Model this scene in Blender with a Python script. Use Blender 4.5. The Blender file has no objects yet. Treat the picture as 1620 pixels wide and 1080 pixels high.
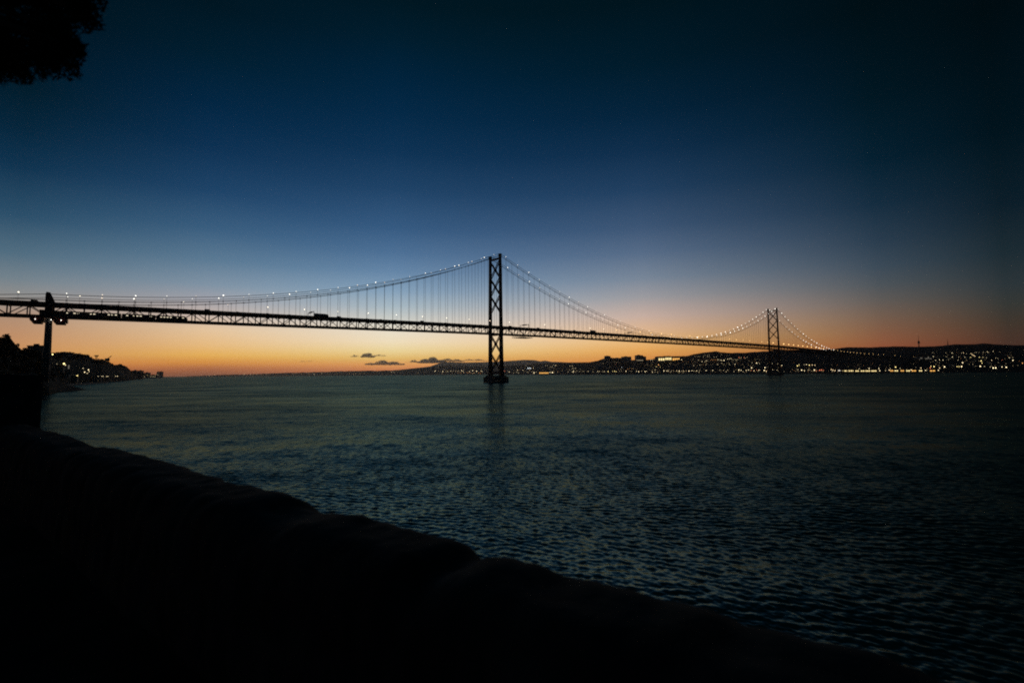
import bpy, bmesh, math, random
import numpy as np
from mathutils import Vector, Matrix, noise
random.seed(7)
C = bpy.context.scene.collection
# ------------------------------------------------------------------ camera
F, H, PIT, ROL = 770.7185, 13.149, 0.0652294, 0.0096075     # focal length in pixels of a 1620 wide frame, eye height, pitch, roll
RIGHT = Vector((1, 0, 0)); FWD = Vector((0, math.cos(PIT), math.sin(PIT))); UP = Vector((0, -math.sin(PIT), math.cos(PIT)))
cr, sr = math.cos(ROL), math.sin(ROL)
camd = bpy.data.cameras.new('camera'); cam = bpy.data.objects.new('camera', camd); C.objects.link(cam)
camd.sensor_width = 36; camd.lens = 36*F/1620; camd.clip_start = .1; camd.clip_end = 200000
r_ = RIGHT*cr-UP*sr; u_ = RIGHT*sr+UP*cr
M = Matrix((r_, u_, -FWD)).transposed().to_4x4(); M.translation = (0, 0, H); cam.matrix_world = M
camd.dof.use_dof = True; camd.dof.focus_distance = 700; camd.dof.aperture_fstop = 1.15
bpy.context.scene.camera = cam

def P(px, py, Y):
    """world point at forward distance Y whose direction is that of the photo's pixel"""
    a, b = px-810, py-540
    u = a*cr-b*sr; v = a*sr+b*cr
    d = RIGHT*(u/F)+FWD-UP*(v/F)
    return Vector((0, 0, H))+d*(Y/d.y)
def ray(px, py):
    return (P(px, py, 1)-Vector((0, 0, H))).normalized()
def pix(p):
    q = Vector(p)-Vector((0, 0, H)); yc = q.dot(FWD); u = F*q.x/yc; v = -F*q.dot(UP)/yc
    return 810+u*cr+v*sr, 540-u*sr+v*cr

# ------------------------------------------------------------------ world: dusk sky after sunset, glow centred a little left of the middle
def lin(c):
    return tuple(((x/255)/12.92 if x/255 <= .04045 else ((x/255+.055)/1.055)**2.4) for x in c)
W = bpy.data.worlds.new('World'); bpy.context.scene.world = W; W.use_nodes = True
nt = W.node_tree; N = nt.nodes; L = nt.links; N.clear()
out = N.new('ShaderNodeOutputWorld'); bg = N.new('ShaderNodeBackground'); L.new(bg.outputs[0], out.inputs[0])
tc = N.new('ShaderNodeTexCoord'); sep = N.new('ShaderNodeSeparateXYZ'); L.new(tc.outputs['Generated'], sep.inputs[0])
def mth(op, a, b=None):
    n = N.new('ShaderNodeMath'); n.operation = op
    for i, x in enumerate((a, b)):
        if x is None: continue
        if isinstance(x, (int, float)): n.inputs[i].default_value = x
        else: L.new(x, n.inputs[i])
    return n.outputs[0]
el = mth('ARCSINE', sep.outputs[2]); az = mth('ARCTAN2', sep.outputs[0], sep.outputs[1])
ELM = math.radians(60)
elf = mth('DIVIDE', el, ELM)
TOP = (0, 14, 21)
cols = {  # sky colours down a column of the photograph: pixel row -> sRGB
 20:  [(0,(0,18,28)),(130,(0,28,43)),(200,(4,40,64)),(260,(14,54,84)),(340,(44,82,110)),(400,(82,112,132)),(440,(118,134,144)),(470,(150,148,145)),(500,(182,148,122)),(530,(204,152,110)),(560,(216,152,92)),(580,(205,125,66)),(592,(140,80,52))],
 320: [(0,(0,22,34)),(80,(0,30,48)),(160,(2,40,70)),(230,(12,52,88)),(300,(30,70,108)),(360,(58,96,130)),(410,(92,124,150)),(450,(130,150,168)),(475,(165,165,172)),(500,(208,188,175)),(520,(238,205,165)),(545,(248,200,135)),(562,(248,182,85)),(573,(228,150,62)),(582,(180,105,68)),(594,(125,78,66))],
 620: [(0,(0,23,34)),(60,(0,29,46)),(120,(0,36,62)),(180,(4,44,76)),(240,(14,54,90)),(300,(32,70,108)),(360,(54,92,132)),(400,(78,114,152)),(430,(102,136,170)),(460,(134,164,190)),(485,(172,190,200)),(505,(210,212,205)),(522,(242,232,212)),(540,(254,236,200)),(555,(254,222,158)),(567,(252,192,108)),(577,(236,158,92)),(585,(205,125,82)),(594,(165,98,72))],
 1020:[(0,(0,20,29)),(100,(0,28,44)),(180,(4,38,64)),(240,(16,50,82)),(300,(34,66,100)),(360,(62,88,120)),(400,(88,110,138)),(440,(122,137,155)),(470,(160,159,163)),(500,(206,180,166)),(520,(230,188,150)),(540,(248,194,124)),(555,(250,180,90)),(568,(246,160,72)),(580,(215,125,62)),(592,(160,95,62))],
 1400:[(0,(0,14,20)),(150,(0,24,36)),(250,(4,34,52)),(320,(20,46,66)),(380,(42,62,80)),(420,(60,76,90)),(450,(78,86,92)),(475,(98,93,89)),(500,(120,97,81)),(520,(135,96,72)),(538,(150,94,64)),(550,(158,88,56)),(585,(110,64,45))],
 1600:[(0,(0,11,16)),(200,(0,20,30)),(320,(10,30,42)),(400,(28,44,52)),(450,(44,54,58)),(480,(54,57,54)),(510,(66,56,46)),(535,(76,54,42)),(550,(80,52,40)),(585,(52,38,34))]}
def grade(px, py, c):
    k = 1-.07*math.exp(-((py-210)/120)**2); r, g, b = c
    if py > 545: b *= 1-.1*max(0, min(1, (py-560)/20)); k *= 1+(.09 if px < 1000 else .0)*min(1, (py-545)/25)
    return (min(255, r*k), min(255, g*k), b*k)
def ramp(stops):
    n = N.new('ShaderNodeValToRGB'); e = n.color_ramp.elements
    st = sorted(stops)
    e[0].position = max(0, st[0][0]); e[0].color = (*lin(st[0][1]), 1)
    e[1].position = st[-1][0]; e[1].color = (*lin(st[-1][1]), 1)
    for p, c in st[1:-1]:
        k = e.new(p); k.color = (*lin(c), 1)
    L.new(elf, n.inputs[0]); return n.outputs[0]
back = [(0, (20, 24, 32)), (.1, (14, 24, 36)), (.3, (4, 20, 32)), (.6, (0, 16, 25)), (1, (0, 10, 16))]
keys = [(-math.pi, back), (-1.9, back)]
for px, st in sorted(cols.items()):
    s2 = []
    for py, c in st:
        d = ray(px, py); s2.append((math.asin(d.z)/ELM, grade(px, py, c)))
    s2.append((1.0, TOP)); keys.append((math.atan2(ray(px, 590).x, ray(px, 590).y), s2))
keys += [(1.5, back), (math.pi, back)]
res = ramp(keys[0][1])
for i in range(1, len(keys)):
    if keys[i][1] is keys[i-1][1]: continue
    mr = N.new('ShaderNodeMapRange'); mr.inputs[1].default_value = keys[i-1][0]; mr.inputs[2].default_value = keys[i][0]; L.new(az, mr.inputs[0])
    mx = N.new('ShaderNodeMix'); mx.data_type = 'RGBA'; L.new(mr.outputs[0], mx.inputs[0]); L.new(res, mx.inputs[6]); L.new(ramp(keys[i][1]), mx.inputs[7]); res = mx.outputs[2]
L.new(res, bg.inputs[0]); bg.inputs[1].default_value = 1.0
sc = bpy.context.scene
sc.view_settings.view_transform = 'Standard'; sc.view_settings.look = 'None'; sc.view_settings.gamma = 1; sc.view_settings.exposure = 0
sc.render.engine = 'CYCLES'; sc.cycles.use_denoising = False; sc.cycles.denoiser = 'OPENIMAGEDENOISE'; sc.cycles.denoising_input_passes = 'RGB_ALBEDO_NORMAL'; sc.cycles.use_adaptive_sampling = False
sc.cycles.max_bounces = 6; sc.cycles.pixel_filter_type = 'BLACKMAN_HARRIS'; sc.cycles.filter_width = 1.9; sc.cycles.caustics_reflective = False; sc.cycles.caustics_refractive = False
sc.cycles.sample_clamp_indirect = .15
# the sun has set: the only light is the sky's afterglow and the lamps

# ------------------------------------------------------------------ materials
def mat(name, col, rough=.8, metal=0, nscale=None, namt=.35, bump=0):
    m = bpy.data.materials.new(name); m.use_nodes = True; t = m.node_tree; b = t.nodes['Principled BSDF']
    b.inputs['Base Color'].default_value = (*col, 1); b.inputs['Roughness'].default_value = rough; b.inputs['Metallic'].default_value = metal
    if rough > .75: b.inputs['Specular IOR Level'].default_value = .08
    if nscale:
        tx = t.nodes.new('ShaderNodeTexCoord'); no = t.nodes.new('ShaderNodeTexNoise'); no.inputs['Scale'].default_value = nscale; no.inputs['Detail'].default_value = 6
        t.links.new(tx.outputs['Object'], no.inputs['Vector'])
        rr = t.nodes.new('ShaderNodeValToRGB'); rr.color_ramp.elements[0].position = .3; rr.color_ramp.elements[1].position = .7
        rr.color_ramp.elements[0].color = (*[c*(1-namt) for c in col], 1); rr.color_ramp.elements[1].color = (*[min(1, c*(1+namt)) for c in col], 1)
        t.links.new(no.outputs[0], rr.inputs[0]); t.links.new(rr.outputs[0], b.inputs['Base Color'])
        if bump:
            bp = t.nodes.new('ShaderNodeBump'); bp.inputs['Strength'].default_value = .6; bp.inputs['Distance'].default_value = bump
            t.links.new(no.outputs[0], bp.inputs['Height']); t.links.new(bp.outputs[0], b.inputs['Normal'])
    return m
def emis(name, col, st):
    m = bpy.data.materials.new(name); m.use_nodes = True; b = m.node_tree.nodes['Principled BSDF']
    b.inputs['Base Color'].default_value = (.02, .02, .02, 1); b.inputs['Emission Color'].default_value = (*col, 1); b.inputs['Emission Strength'].default_value = st
    m.cycles.emission_sampling = 'NONE'
    return m
STEEL = mat('red_lead_painted_steel', (.16, .035, .025), .55, 0, .3, .3)
ASPH = mat('asphalt', (.05, .05, .052), .9, 0, 2)
CONC = mat('weathered_concrete', (.28, .26, .23), .9, 0, .4, .3, .05)
CABLE = mat('cable_steel', (.12, .05, .045), .6)
LAND = mat('dry_hillside', (.018, .027, .022), .95, 0, .02, .5)
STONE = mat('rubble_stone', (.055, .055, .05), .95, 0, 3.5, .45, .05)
PATH = mat('trodden_ground', (.04, .038, .032), .95, 0, 2.2, .4, .03)
LEAF = mat('foliage', (.03, .05, .025), .8, 0, 1.5, .4)
BARK = mat('bark', (.09, .06, .04), .95, 0, 6, .4, .03)
PLASTER = mat('pale_plaster', (.42, .38, .32), .9, 0, .2, .2)
TILE = mat('clay_tile', (.25, .1, .06), .9, 0, .5, .3)
CAR = [mat('dark_car_paint', (.03, .035, .05), .3), mat('silver_car_paint', (.35, .36, .37), .3, .5), mat('red_car_paint', (.25, .03, .02), .3)]
GLASS = mat('dark_glass', (.02, .025, .03), .1)
RUB = mat('rubber', (.02, .02, .02), .9)
POLE = mat('galvanised_steel', (.2, .2, .2), .6, .3)
TRAINP = mat('grey_train_paint', (.2, .21, .22), .5)
WHITE = (1, .97, .86); WARM = (1, .72, .38); ORANGE = (1, .42, .12); YEL = (1, .78, .3); RED = (1, .25, .12); COOL = (.85, .95, 1)

# ------------------------------------------------------------------ mesh helper
class MB:
    def __init__(s): s.v = []; s.f = []; s.m = []; s.mi = 0
    def add(s, vs, fs):
        o = len(s.v); s.v += [tuple(v) for v in vs]; s.f += [tuple(i+o for i in f) for f in fs]; s.m += [s.mi]*len(fs)
    def box(s, x0, x1, y0, y1, z0, z1):
        s.add([(x0,y0,z0),(x1,y0,z0),(x1,y1,z0),(x0,y1,z0),(x0,y0,z1),(x1,y0,z1),(x1,y1,z1),(x0,y1,z1)],
              [(0,3,2,1),(4,5,6,7),(0,1,5,4),(1,2,6,5),(2,3,7,6),(3,0,4,7)])
    def bar(s, p, q, w, h=None):
        h = h or w; p = Vector(p); q = Vector(q); d = (q-p).normalized()
        a = d.cross(Vector((0, 0, 1)))
        if a.length < 1e-3: a = Vector((0, 1, 0))
        a.normalize(); b = a.cross(d).normalized(); a *= w/2; b *= h/2
        s.add([p-a-b, p+a-b, p+a+b, p-a+b, q-a-b, q+a-b, q+a+b, q-a+b],
              [(0,3,2,1),(4,5,6,7),(0,1,5,4),(1,2,6,5),(2,3,7,6),(3,0,4,7)])
    def tube(s, pts, r, n=8):
        pts = [Vector(p) for p in pts]; o = len(s.v); rr = r if isinstance(r, (list, tuple)) else [r]*len(pts)
        for i, p in enumerate(pts):
            d = (pts[min(i+1, len(pts)-1)]-pts[max(i-1, 0)]).normalized()
            a = d.cross(Vector((0, 0, 1)))
            if a.length < 1e-3: a = Vector((0, 1, 0))
            a.normalize(); b = a.cross(d).normalized()
            for k in range(n):
                t = 2*math.pi*k/n; s.v.append(tuple(p+a*(rr[i]*math.cos(t))+b*(rr[i]*math.sin(t))))
        for i in range(len(pts)-1):
            for k in range(n):
                k2 = (k+1) % n
                s.f.append((o+i*n+k, o+i*n+k2, o+(i+1)*n+k2, o+(i+1)*n+k)); s.m.append(s.mi)
        s.f.append(tuple(o+k for k in range(n))[::-1]); s.m.append(s.mi)
        s.f.append(tuple(o+(len(pts)-1)*n+k for k in range(n))); s.m.append(s.mi)
    def prism(s, prof, y0, y1):
        """profile of (x, z) points extruded along y"""
        n = len(prof); s.add([(x, y0, z) for x, z in prof]+[(x, y1, z) for x, z in prof],
            [tuple(range(n)), tuple(range(2*n-1, n-1, -1))]+[(i, i+n, (i+1) % n+n, (i+1) % n) for i in range(n)])
    def ball(s, c, r, seg=8, ring=6, sz=1):
        c = Vector(c); vs = []; fs = []
        for i in range(ring+1):
            th = math.pi*i/ring
            for k in range(seg):
                ph = 2*math.pi*k/seg; vs.append(c+Vector((r*math.sin(th)*math.cos(ph), r*math.sin(th)*math.sin(ph), sz*r*math.cos(th))))
        for i in range(ring):
            for k in range(seg):
                k2 = (k+1) % seg; fs.append((i*seg+k, (i+1)*seg+k, (i+1)*seg+k2, i*seg+k2))
        s.add(vs, fs)
    def mesh(s, name, mats):
        me = bpy.data.meshes.new(name); me.from_pydata(s.v, [], s.f)
        for m in (mats if isinstance(mats, (list, tuple)) else [mats]): me.materials.append(m)
        me.polygons.foreach_set('material_index', s.m); me.update(); return me
    def build(s, name, mats, parent=None, loc=None, rz=0):
        o = bpy.data.objects.new(name, s.mesh(name, mats)); C.objects.link(o)
        if parent: o.parent = parent
        if loc is not None: o.location = loc; o.rotation_euler.z = rz
        return o
def tag(o, label=None, cat=None, group=None, kind=None):
    for k, v in (('label', label), ('category', cat), ('group', group), ('kind', kind)):
        if v: o[k] = v
    return o
def empty(name, loc, rz=0):
    o = bpy.data.objects.new(name, None); C.objects.link(o); o.location = loc; o.rotation_euler.z = rz; o.empty_display_size = 2; return o
def interp(x, tab):
    return float(np.interp(x, [t[0] for t in tab], [t[1] for t in tab]))
ORD = ['first','second','third','fourth','fifth','sixth','seventh','eighth','ninth','tenth','eleventh','twelfth','thirteenth','fourteenth','fifteenth','sixteenth','seventeenth','eighteenth','nineteenth']
TENS = {20:'twent',30:'thirt',40:'fort',50:'fift',60:'sixt',70:'sevent',80:'eight',90:'ninet'}
def ordn(n):
    if n <= 19: return ORD[n-1]
    t = n//10*10
    return TENS[t]+'ieth' if n == t else TENS[t]+'y-'+ORD[n-t-1]

# ------------------------------------------------------------------ water (river running out to the sea)
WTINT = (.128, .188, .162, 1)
def build_water():
    rs = []
    r = 9.0
    while r < 150: rs.append(r); r += max(.075, min(.30, r*.0026))
    while r < 120000: rs.append(r); r *= 1.007 if r < 900 else 1.02 if r < 3000 else 1.05
    rs = np.array(rs)
    az_ = np.concatenate([np.radians(np.linspace(-100, -56, 45)[:-1]), np.radians(np.linspace(-56, 56, 1500)), np.radians(np.linspace(56, 100, 45)[1:])])
    R, A = np.meshgrid(rs, az_, indexing='ij'); X = R*np.sin(A); Y = R*np.cos(A)
    dr = np.gradient(rs)[:, None]; cell = np.maximum(dr, R*(az_[700]-az_[699]))
    rng = np.random.default_rng(3); Z = np.zeros_like(X); DX = np.zeros_like(X); DY = np.zeros_like(X)
    wind = math.radians(252)
    for i in range(110):
        lam = 10**rng.uniform(math.log10(.26), math.log10(1.35)) if i < 95 else rng.uniform(math.log10(2.5), math.log10(14)); k = 2*math.pi/lam
        th = wind+rng.normal(0, .55); slope = .022*(1.0 if lam < 1.0 else (1.0/lam)**.8)
        a = slope/k
        fil = np.clip((lam/cell-2.2)/2.0, 0, 1)
        ph = k*(X*math.cos(th)+Y*math.sin(th))+rng.uniform(0, 6.28)
        Z += fil*a*np.sin(ph); DX -= fil*a*.8*math.cos(th)*np.cos(ph); DY -= fil*a*.8*math.sin(th)*np.cos(ph)
    # gusts: patches where the ripples are lower or higher
    g = .82+.22*np.sin(X/37+1.3*np.sin(Y/61))*np.sin(Y/49+.8*np.sin(X/83))
    Z *= g; X = X-DX*0+DX*.0+DX*g; Y = Y+DY*g
    nr, na = X.shape
    co = np.stack([X, Y, Z], -1).reshape(-1, 3).astype(np.float32)
    idx = (np.arange(nr-1)[:, None]*na+np.arange(na-1)[None, :])
    q = np.stack([idx, idx+1, idx+na+1, idx+na], -1).reshape(-1, 4)[:, ::-1]
    me = bpy.data.meshes.new('water'); me.vertices.add(len(co)); me.vertices.foreach_set('co', co.ravel())
    nf = len(q); me.loops.add(nf*4); me.loops.foreach_set('vertex_index', q.ravel().astype(np.int32))
    me.polygons.add(nf); me.polygons.foreach_set('loop_start', np.arange(0, nf*4, 4, dtype=np.int32)); me.polygons.foreach_set('loop_total', np.full(nf, 4, np.int32))
    me.update(); me.shade_smooth()
    m = bpy.data.materials.new('river_water'); m.use_nodes = True; t = m.node_tree; t.nodes.clear(); nn = t.nodes.new; lk = t.links.new
    out = nn('ShaderNodeOutputMaterial'); mixs = nn('ShaderNodeMixShader'); dif = nn('ShaderNodeBsdfDiffuse'); gls = nn('ShaderNodeBsdfAnisotropic'); fr = nn('ShaderNodeFresnel')
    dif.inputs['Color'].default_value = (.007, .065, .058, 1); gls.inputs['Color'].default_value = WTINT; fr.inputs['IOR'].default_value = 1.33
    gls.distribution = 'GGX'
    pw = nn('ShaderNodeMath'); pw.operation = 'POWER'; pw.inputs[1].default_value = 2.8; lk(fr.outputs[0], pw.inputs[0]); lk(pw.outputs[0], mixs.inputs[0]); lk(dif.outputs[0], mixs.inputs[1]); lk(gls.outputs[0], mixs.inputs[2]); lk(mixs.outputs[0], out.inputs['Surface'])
    geo = nn('ShaderNodeNewGeometry')
    # sheltered and smoother under the bank, ruffled by the wind out in the stream
    ln = nn('ShaderNodeVectorMath'); ln.operation = 'LENGTH'; lk(geo.outputs['Position'], ln.inputs[0])
    rg = nn('ShaderNodeMapRange'); rg.inputs[1].default_value = 40; rg.inputs[2].default_value = 420; rg.inputs[3].default_value = .23; rg.inputs[4].default_value = .28
    lk(ln.outputs['Value'], rg.inputs[0])
    def noi(scale, det, stretch=(1, 1, 1), rot=0, rough=.5):
        mp = nn('ShaderNodeMapping'); mp.inputs['Scale'].default_value = stretch; mp.inputs['Rotation'].default_value = (0, 0, rot); lk(geo.outputs['Position'], mp.inputs[0])
        no = nn('ShaderNodeTexNoise'); no.inputs['Scale'].default_value = scale; no.inputs['Detail'].default_value = det; no.inputs['Roughness'].default_value = rough; lk(mp.outputs[0], no.inputs['Vector']); return no
    gust = noi(.02, 6, (.5, 1, 1), .15, .6); gr = nn('ShaderNodeMapRange'); gr.inputs[1].default_value = .32; gr.inputs[2].default_value = .68; gr.inputs[3].default_value = .58; gr.inputs[4].default_value = 1.34
    lk(gust.outputs[0], gr.inputs[0])
    rm = nn('ShaderNodeMath'); rm.operation = 'MULTIPLY'; lk(rg.outputs[0], rm.inputs[0]); lk(gr.outputs[0], rm.inputs[1]); lk(rm.outputs[0], gls.inputs['Roughness'])
    acc = None
    for sc_, amp, st in ((7, .24, (.6, 1, 1)), (2.6, .32, (.55, 1, 1)), (.8, .36, (.5, 1, 1)), (.09, .34, (.45, 1, 1))):
        no = noi(sc_, 3, st, .3, .6)
        sb = nn('ShaderNodeVectorMath'); sb.operation = 'SUBTRACT'; sb.inputs[1].default_value = (.5, .5, .5); lk(no.outputs['Color'], sb.inputs[0])
        ml = nn('ShaderNodeVectorMath'); ml.operation = 'MULTIPLY'; ml.inputs[1].default_value = (amp*.55, amp*1.3, 0); lk(sb.outputs[0], ml.inputs[0])
        if acc is None: acc = ml.outputs[0]
        else:
            ad = nn('ShaderNodeVectorMath'); ad.operation = 'ADD'; lk(acc, ad.inputs[0]); lk(ml.outputs[0], ad.inputs[1]); acc = ad.outputs[0]
    sg = nn('ShaderNodeVectorMath'); sg.operation = 'SCALE'; lk(acc, sg.inputs[0]); lk(gr.outputs[0], sg.inputs[3])
    ad = nn('ShaderNodeVectorMath'); ad.operation = 'ADD'; lk(geo.outputs['Normal'], ad.inputs[0]); lk(sg.outputs[0], ad.inputs[1])
    nm = nn('ShaderNodeVectorMath'); nm.operation = 'NORMALIZE'; lk(ad.outputs[0], nm.inputs[0])
    for x in (gls, fr): lk(nm.outputs[0], x.inputs['Normal'])
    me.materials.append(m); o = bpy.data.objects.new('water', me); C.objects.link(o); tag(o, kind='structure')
build_water()

# ------------------------------------------------------------------ land
def terrain(name, cols_, step, rows=26, power=1.2, rough=1.0, fscale=60, back=1.0, kind='structure', material=LAND, power_noise=0.0, base=1.5):
    """cols_: (px, shore distance, ridge distance, ridge pixel row). Land rises from the shore to the ridge, then falls away behind it."""
    pxs = np.arange(cols_[0][0], cols_[-1][0]+step, step); mb = MB(); grid = []
    for px in pxs:
        Ys = interp(px, [(c[0], c[1]) for c in cols_]); Yr = interp(px, [(c[0], c[2]) for c in cols_]); yr = interp(px, [(c[0], c[3]) for c in cols_])
        zr = P(px, yr, Yr).z; colv = []
        taus = [-.02]+[i/rows for i in range(rows+1)]+[1.06, 1.2, 1.5]
        for tau in taus:
            Y = Ys+(Yr-Ys)*tau; p = P(px, 590, Y)
            if tau < 0: z = -2
            elif tau <= 1: z = base+(zr-base)*tau**power
            else: z = zr-(zr+3)*((tau-1)/.5)*back
            nz = noise.fractal(Vector((p.x/fscale, p.y/fscale, 3.1)), 1.0, 2.1, 5)
            amp = rough*(Y/F)*(.3+.7*min(1, max(0, tau)))
            if tau >= 0: z += nz*amp*1.3
            colv.append((p.x, p.y, z))
        grid.append(colv)
    n = len(grid[0]); mb.v = [v for c in grid for v in c]
    for i in range(len(grid)-1):
        for j in range(n-1):
            mb.f.append((i*n+j, (i+1)*n+j, (i+1)*n+j+1, i*n+j+1)); mb.m.append(0)
    o = mb.build(name, material)
    tag(o, kind=kind)
    def surf(px, tau):
        Ys = interp(px, [(c[0], c[1]) for c in cols_]); Yr = interp(px, [(c[0], c[2]) for c in cols_]); yr = interp(px, [(c[0], c[3]) for c in cols_])
        zr = P(px, yr, Yr).z; Y = Ys+(Yr-Ys)*tau; p = P(px, 590, Y)
        nz = noise.fractal(Vector((p.x/fscale, p.y/fscale, 3.1)), 1.0, 2.1, 5)
        z = base+(zr-base)*max(0, tau)**power + nz*rough*(Y/F)*(.3+.7*min(1, max(0, tau)))*1.3
        return Vector((p.x, p.y, z))
    def on(px, py, up):
        """point of the land under a light that stands `up` metres above it and is seen at (px, py)"""
        best = None
        for i in range(0, 101):
            q = surf(px, i/100); y = pix(q+Vector((0, 0, up)))[1]
            if best is None or abs(y-py) < best[0]: best = (abs(y-py), q)
        return best[1]
    on.surf = surf
    return o, on
# Sintra-like hills far beyond the city
MOUNT = mat('far_mountain_scrub', (.1, .09, .07), .95, 0, .002, .3)
terrain('hills', [(640,16000,19000,584),(680,16000,19000,579.5),(695,16000,19000,574.5),(705,16000,19000,572.5),(736,16000,19000,573),(769,16000,19000,572.5),(797,16000,19000,571.2),(815,16000,19000,570.2),(828,16000,19000,569),(845,16000,19000,569.4),(855,16000,19000,571.5),(862,16000,19000,570.2),(872,16000,19000,571.8),(890,16000,19000,572.6),(910,16000,19000,573.5),(940,16000,19000,576)], 2, rows=10, rough=.25, fscale=700, material=MOUNT)
# far coast to the west
_, on_coast = terrain('hills', [(295,15000,16500,595.2),(320,14500,16000,594),(350,14000,15000,592.8),(400,13000,14500,591.6),(440,12000,13500,590),(500,11000,13000,588.6),(540,9500,12000,587),(580,8500,11000,586.3),(620,8000,10500,585.8),(650,7600,9500,583),(680,7400,9000,580.5),(690,7300,8800,579.5),(705,7200,8700,578.5),(712,7200,8600,577.2),(720,7000,8400,581),(745,6500,8000,579),(770,5600,7500,580),(800,4600,6500,578),(835,4000,6000,577),(850,3700,5500,575.2),(880,3300,5000,574),(905,3000,4700,573.4)], 1.2, rows=14, rough=.35, fscale=260)
# the city hills on the north bank
_, on_city = terrain('hills', [(880,3250,4600,574.6),(905,3000,4400,573.2),(935,2900,4200,572.4),(945,2900,4000,570.3),(955,2850,3900,567.4),(965,2800,3800,565.2),(980,2750,3800,568),(1000,2700,3800,569.3),(1030,2600,3700,568.2),(1045,2500,3600,566),(1087,2350,3400,562.6),(1100,2250,3300,560.2),(1115,2200,3300,557.4),(1134,2100,3200,555.8),(1142,2080,3200,557.2),(1158,2050,3200,558.2),(1185,1990,3200,557),(1215,1930,3300,555.6),(1245,1880,3400,553.8),(1280,1840,3500,552.8),(1310,1810,3700,552.6),(1325,1800,3800,551.4),(1340,1795,4000,549.2),(1380,1790,4000,549.2),(1400,1785,4000,548.2),(1430,1785,4000,547.6),(1450,1780,4000,548.6),(1480,1780,4000,547.6),(1500,1780,4000,545.8),(1515,1780,4000,544.6),(1545,1780,4000,544.2),(1560,1780,4000,542.6),(1575,1780,4000,544),(1600,1780,4000,545.6),(1700,1780,4000,546),(1900,1780,4000,548)], 1.2, rows=30, rough=.55, fscale=90, power=1.15)
# the south bank: near hillside with the anchor pier, and the headland beyond
_, on_near = terrain('hillside', [(-420,60,180,470),(-200,110,230,500),(-60,200,280,528),(0,320,330,534),(10,330,340,531),(22,340,360,545),(32,350,380,552.5),(44,355,400,553),(56,360,440,557),(66,365,470,562),(80,372,520,578),(92,425,600,600),(105,445,640,609.5),(120,475,640,612),(137,520,560,615.6)], 1.5, rows=22, rough=.8, fscale=14, power=.75, base=.6)
_, on_head = terrain('hillside', [(20,520,700,560),(60,600,720,559),(90,750,900,557.5),(100,800,950,556),(110,900,1050,558),(120,980,1150,560),(137,1050,1250,562),(143,1080,1300,566),(150,1120,1350,569),(160,1160,1400,568.5),(170,1220,1500,572),(180,1320,1650,577),(192,1500,1800,576.5),(200,1700,1950,580),(210,2000,2300,589.5),(220,2500,2900,594),(228,3200,3600,596.4)], 1.2, rows=22, rough=.6, fscale=26, power=.6)

# ------------------------------------------------------------------ the suspension bridge
X1, Y1, AL = -24.2264, 722.8833, 0.70956313
bridge = empty('suspension_bridge', (X1, Y1, 0), AL)
tag(bridge, 'long dark suspension bridge with two braced towers, lit cables and a double deck truss', 'bridge')
cA, sA = math.cos(AL), math.sin(AL)
def BW(s, t, z):
    return Vector((X1+cA*s+sA*t, Y1+sA*s-cA*t, z))
PAN = 11.511
ZTOP = [(-900,73.5),(-512,75.5),(-400,77.2),(-300,78.7),(-200,80.3),(-100,81.9),(0,83.2),(100,83.8),(250,84.3),(500,84.9),(750,85.1),(1013,84.8),(1140,83.6),(1277,82),(1431,79.5),(1600,76),(1760,72.5),(1900,70.8),(3000,71)]
def zt(s): return interp(s, ZTOP)             # top of the parapet
def ribbon(mb, ss, y0, y1, f0, f1):
    o = len(mb.v)
    for s in ss:
        a, b = zt(s)+f0, zt(s)+f1
        mb.v += [(s, y0, a), (s, y1, a), (s, y1, b), (s, y0, b)]
    for i in range(len(ss)-1):
        for k in range(4):
            k2 = (k+1) % 4; mb.f.append((o+i*4+k, o+(i+1)*4+k, o+(i+1)*4+k2, o+i*4+k2)); mb.m.append(0)
    mb.f += [(o, o+1, o+2, o+3), (o+len(ss)*4-1, o+len(ss)*4-2, o+len(ss)*4-3, o+len(ss)*4-4)]; mb.m += [0, 0]
k0, k1 = -70, 130
S = [PAN*k for k in range(k0, k1+1)]; S0, S1 = S[0], S[-1]
mb = MB(); ribbon(mb, S, -10.15, 10.15, -2.7, -1.0); mb.build('road_deck', ASPH, bridge)
mb = MB()
for y in (-10.3, 10.3): ribbon(mb, S, y-.12, y+.12, -1.6, -.3); ribbon(mb, S, y-.06, y+.06, -.18, 0)
for s in np.arange(S0, S1, PAN/4):
    for y in (-10.3, 10.3): mb.box(s-.06, s+.06, y-.07, y+.07, zt(s)-.36, zt(s)-.14)
mb.build('parapet', STEEL, bridge)
mb = MB(); ribbon(mb, S, -10.05, 10.05, -11.9, -10.9)
for y in (-3.6, -2.1, 2.1, 3.6): ribbon(mb, S, y-.1, y+.1, -10.9, -10.7)
for k in range(k0, k1+1): mb.bar((PAN*k, -10.2, zt(PAN*k)-12.05), (PAN*k, 10.0, zt(PAN*k)-12.05), .6, .5)
mb.build('rail_deck', STEEL, bridge)
mb = MB()
for k in range(k0, k1+1):
    s = PAN*k; mb.bar((s, -10.2, zt(s)-3.2), (s, 10.2, zt(s)-3.2), .5, 1.0)
mb.build('floor_beams', STEEL, bridge)
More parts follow.
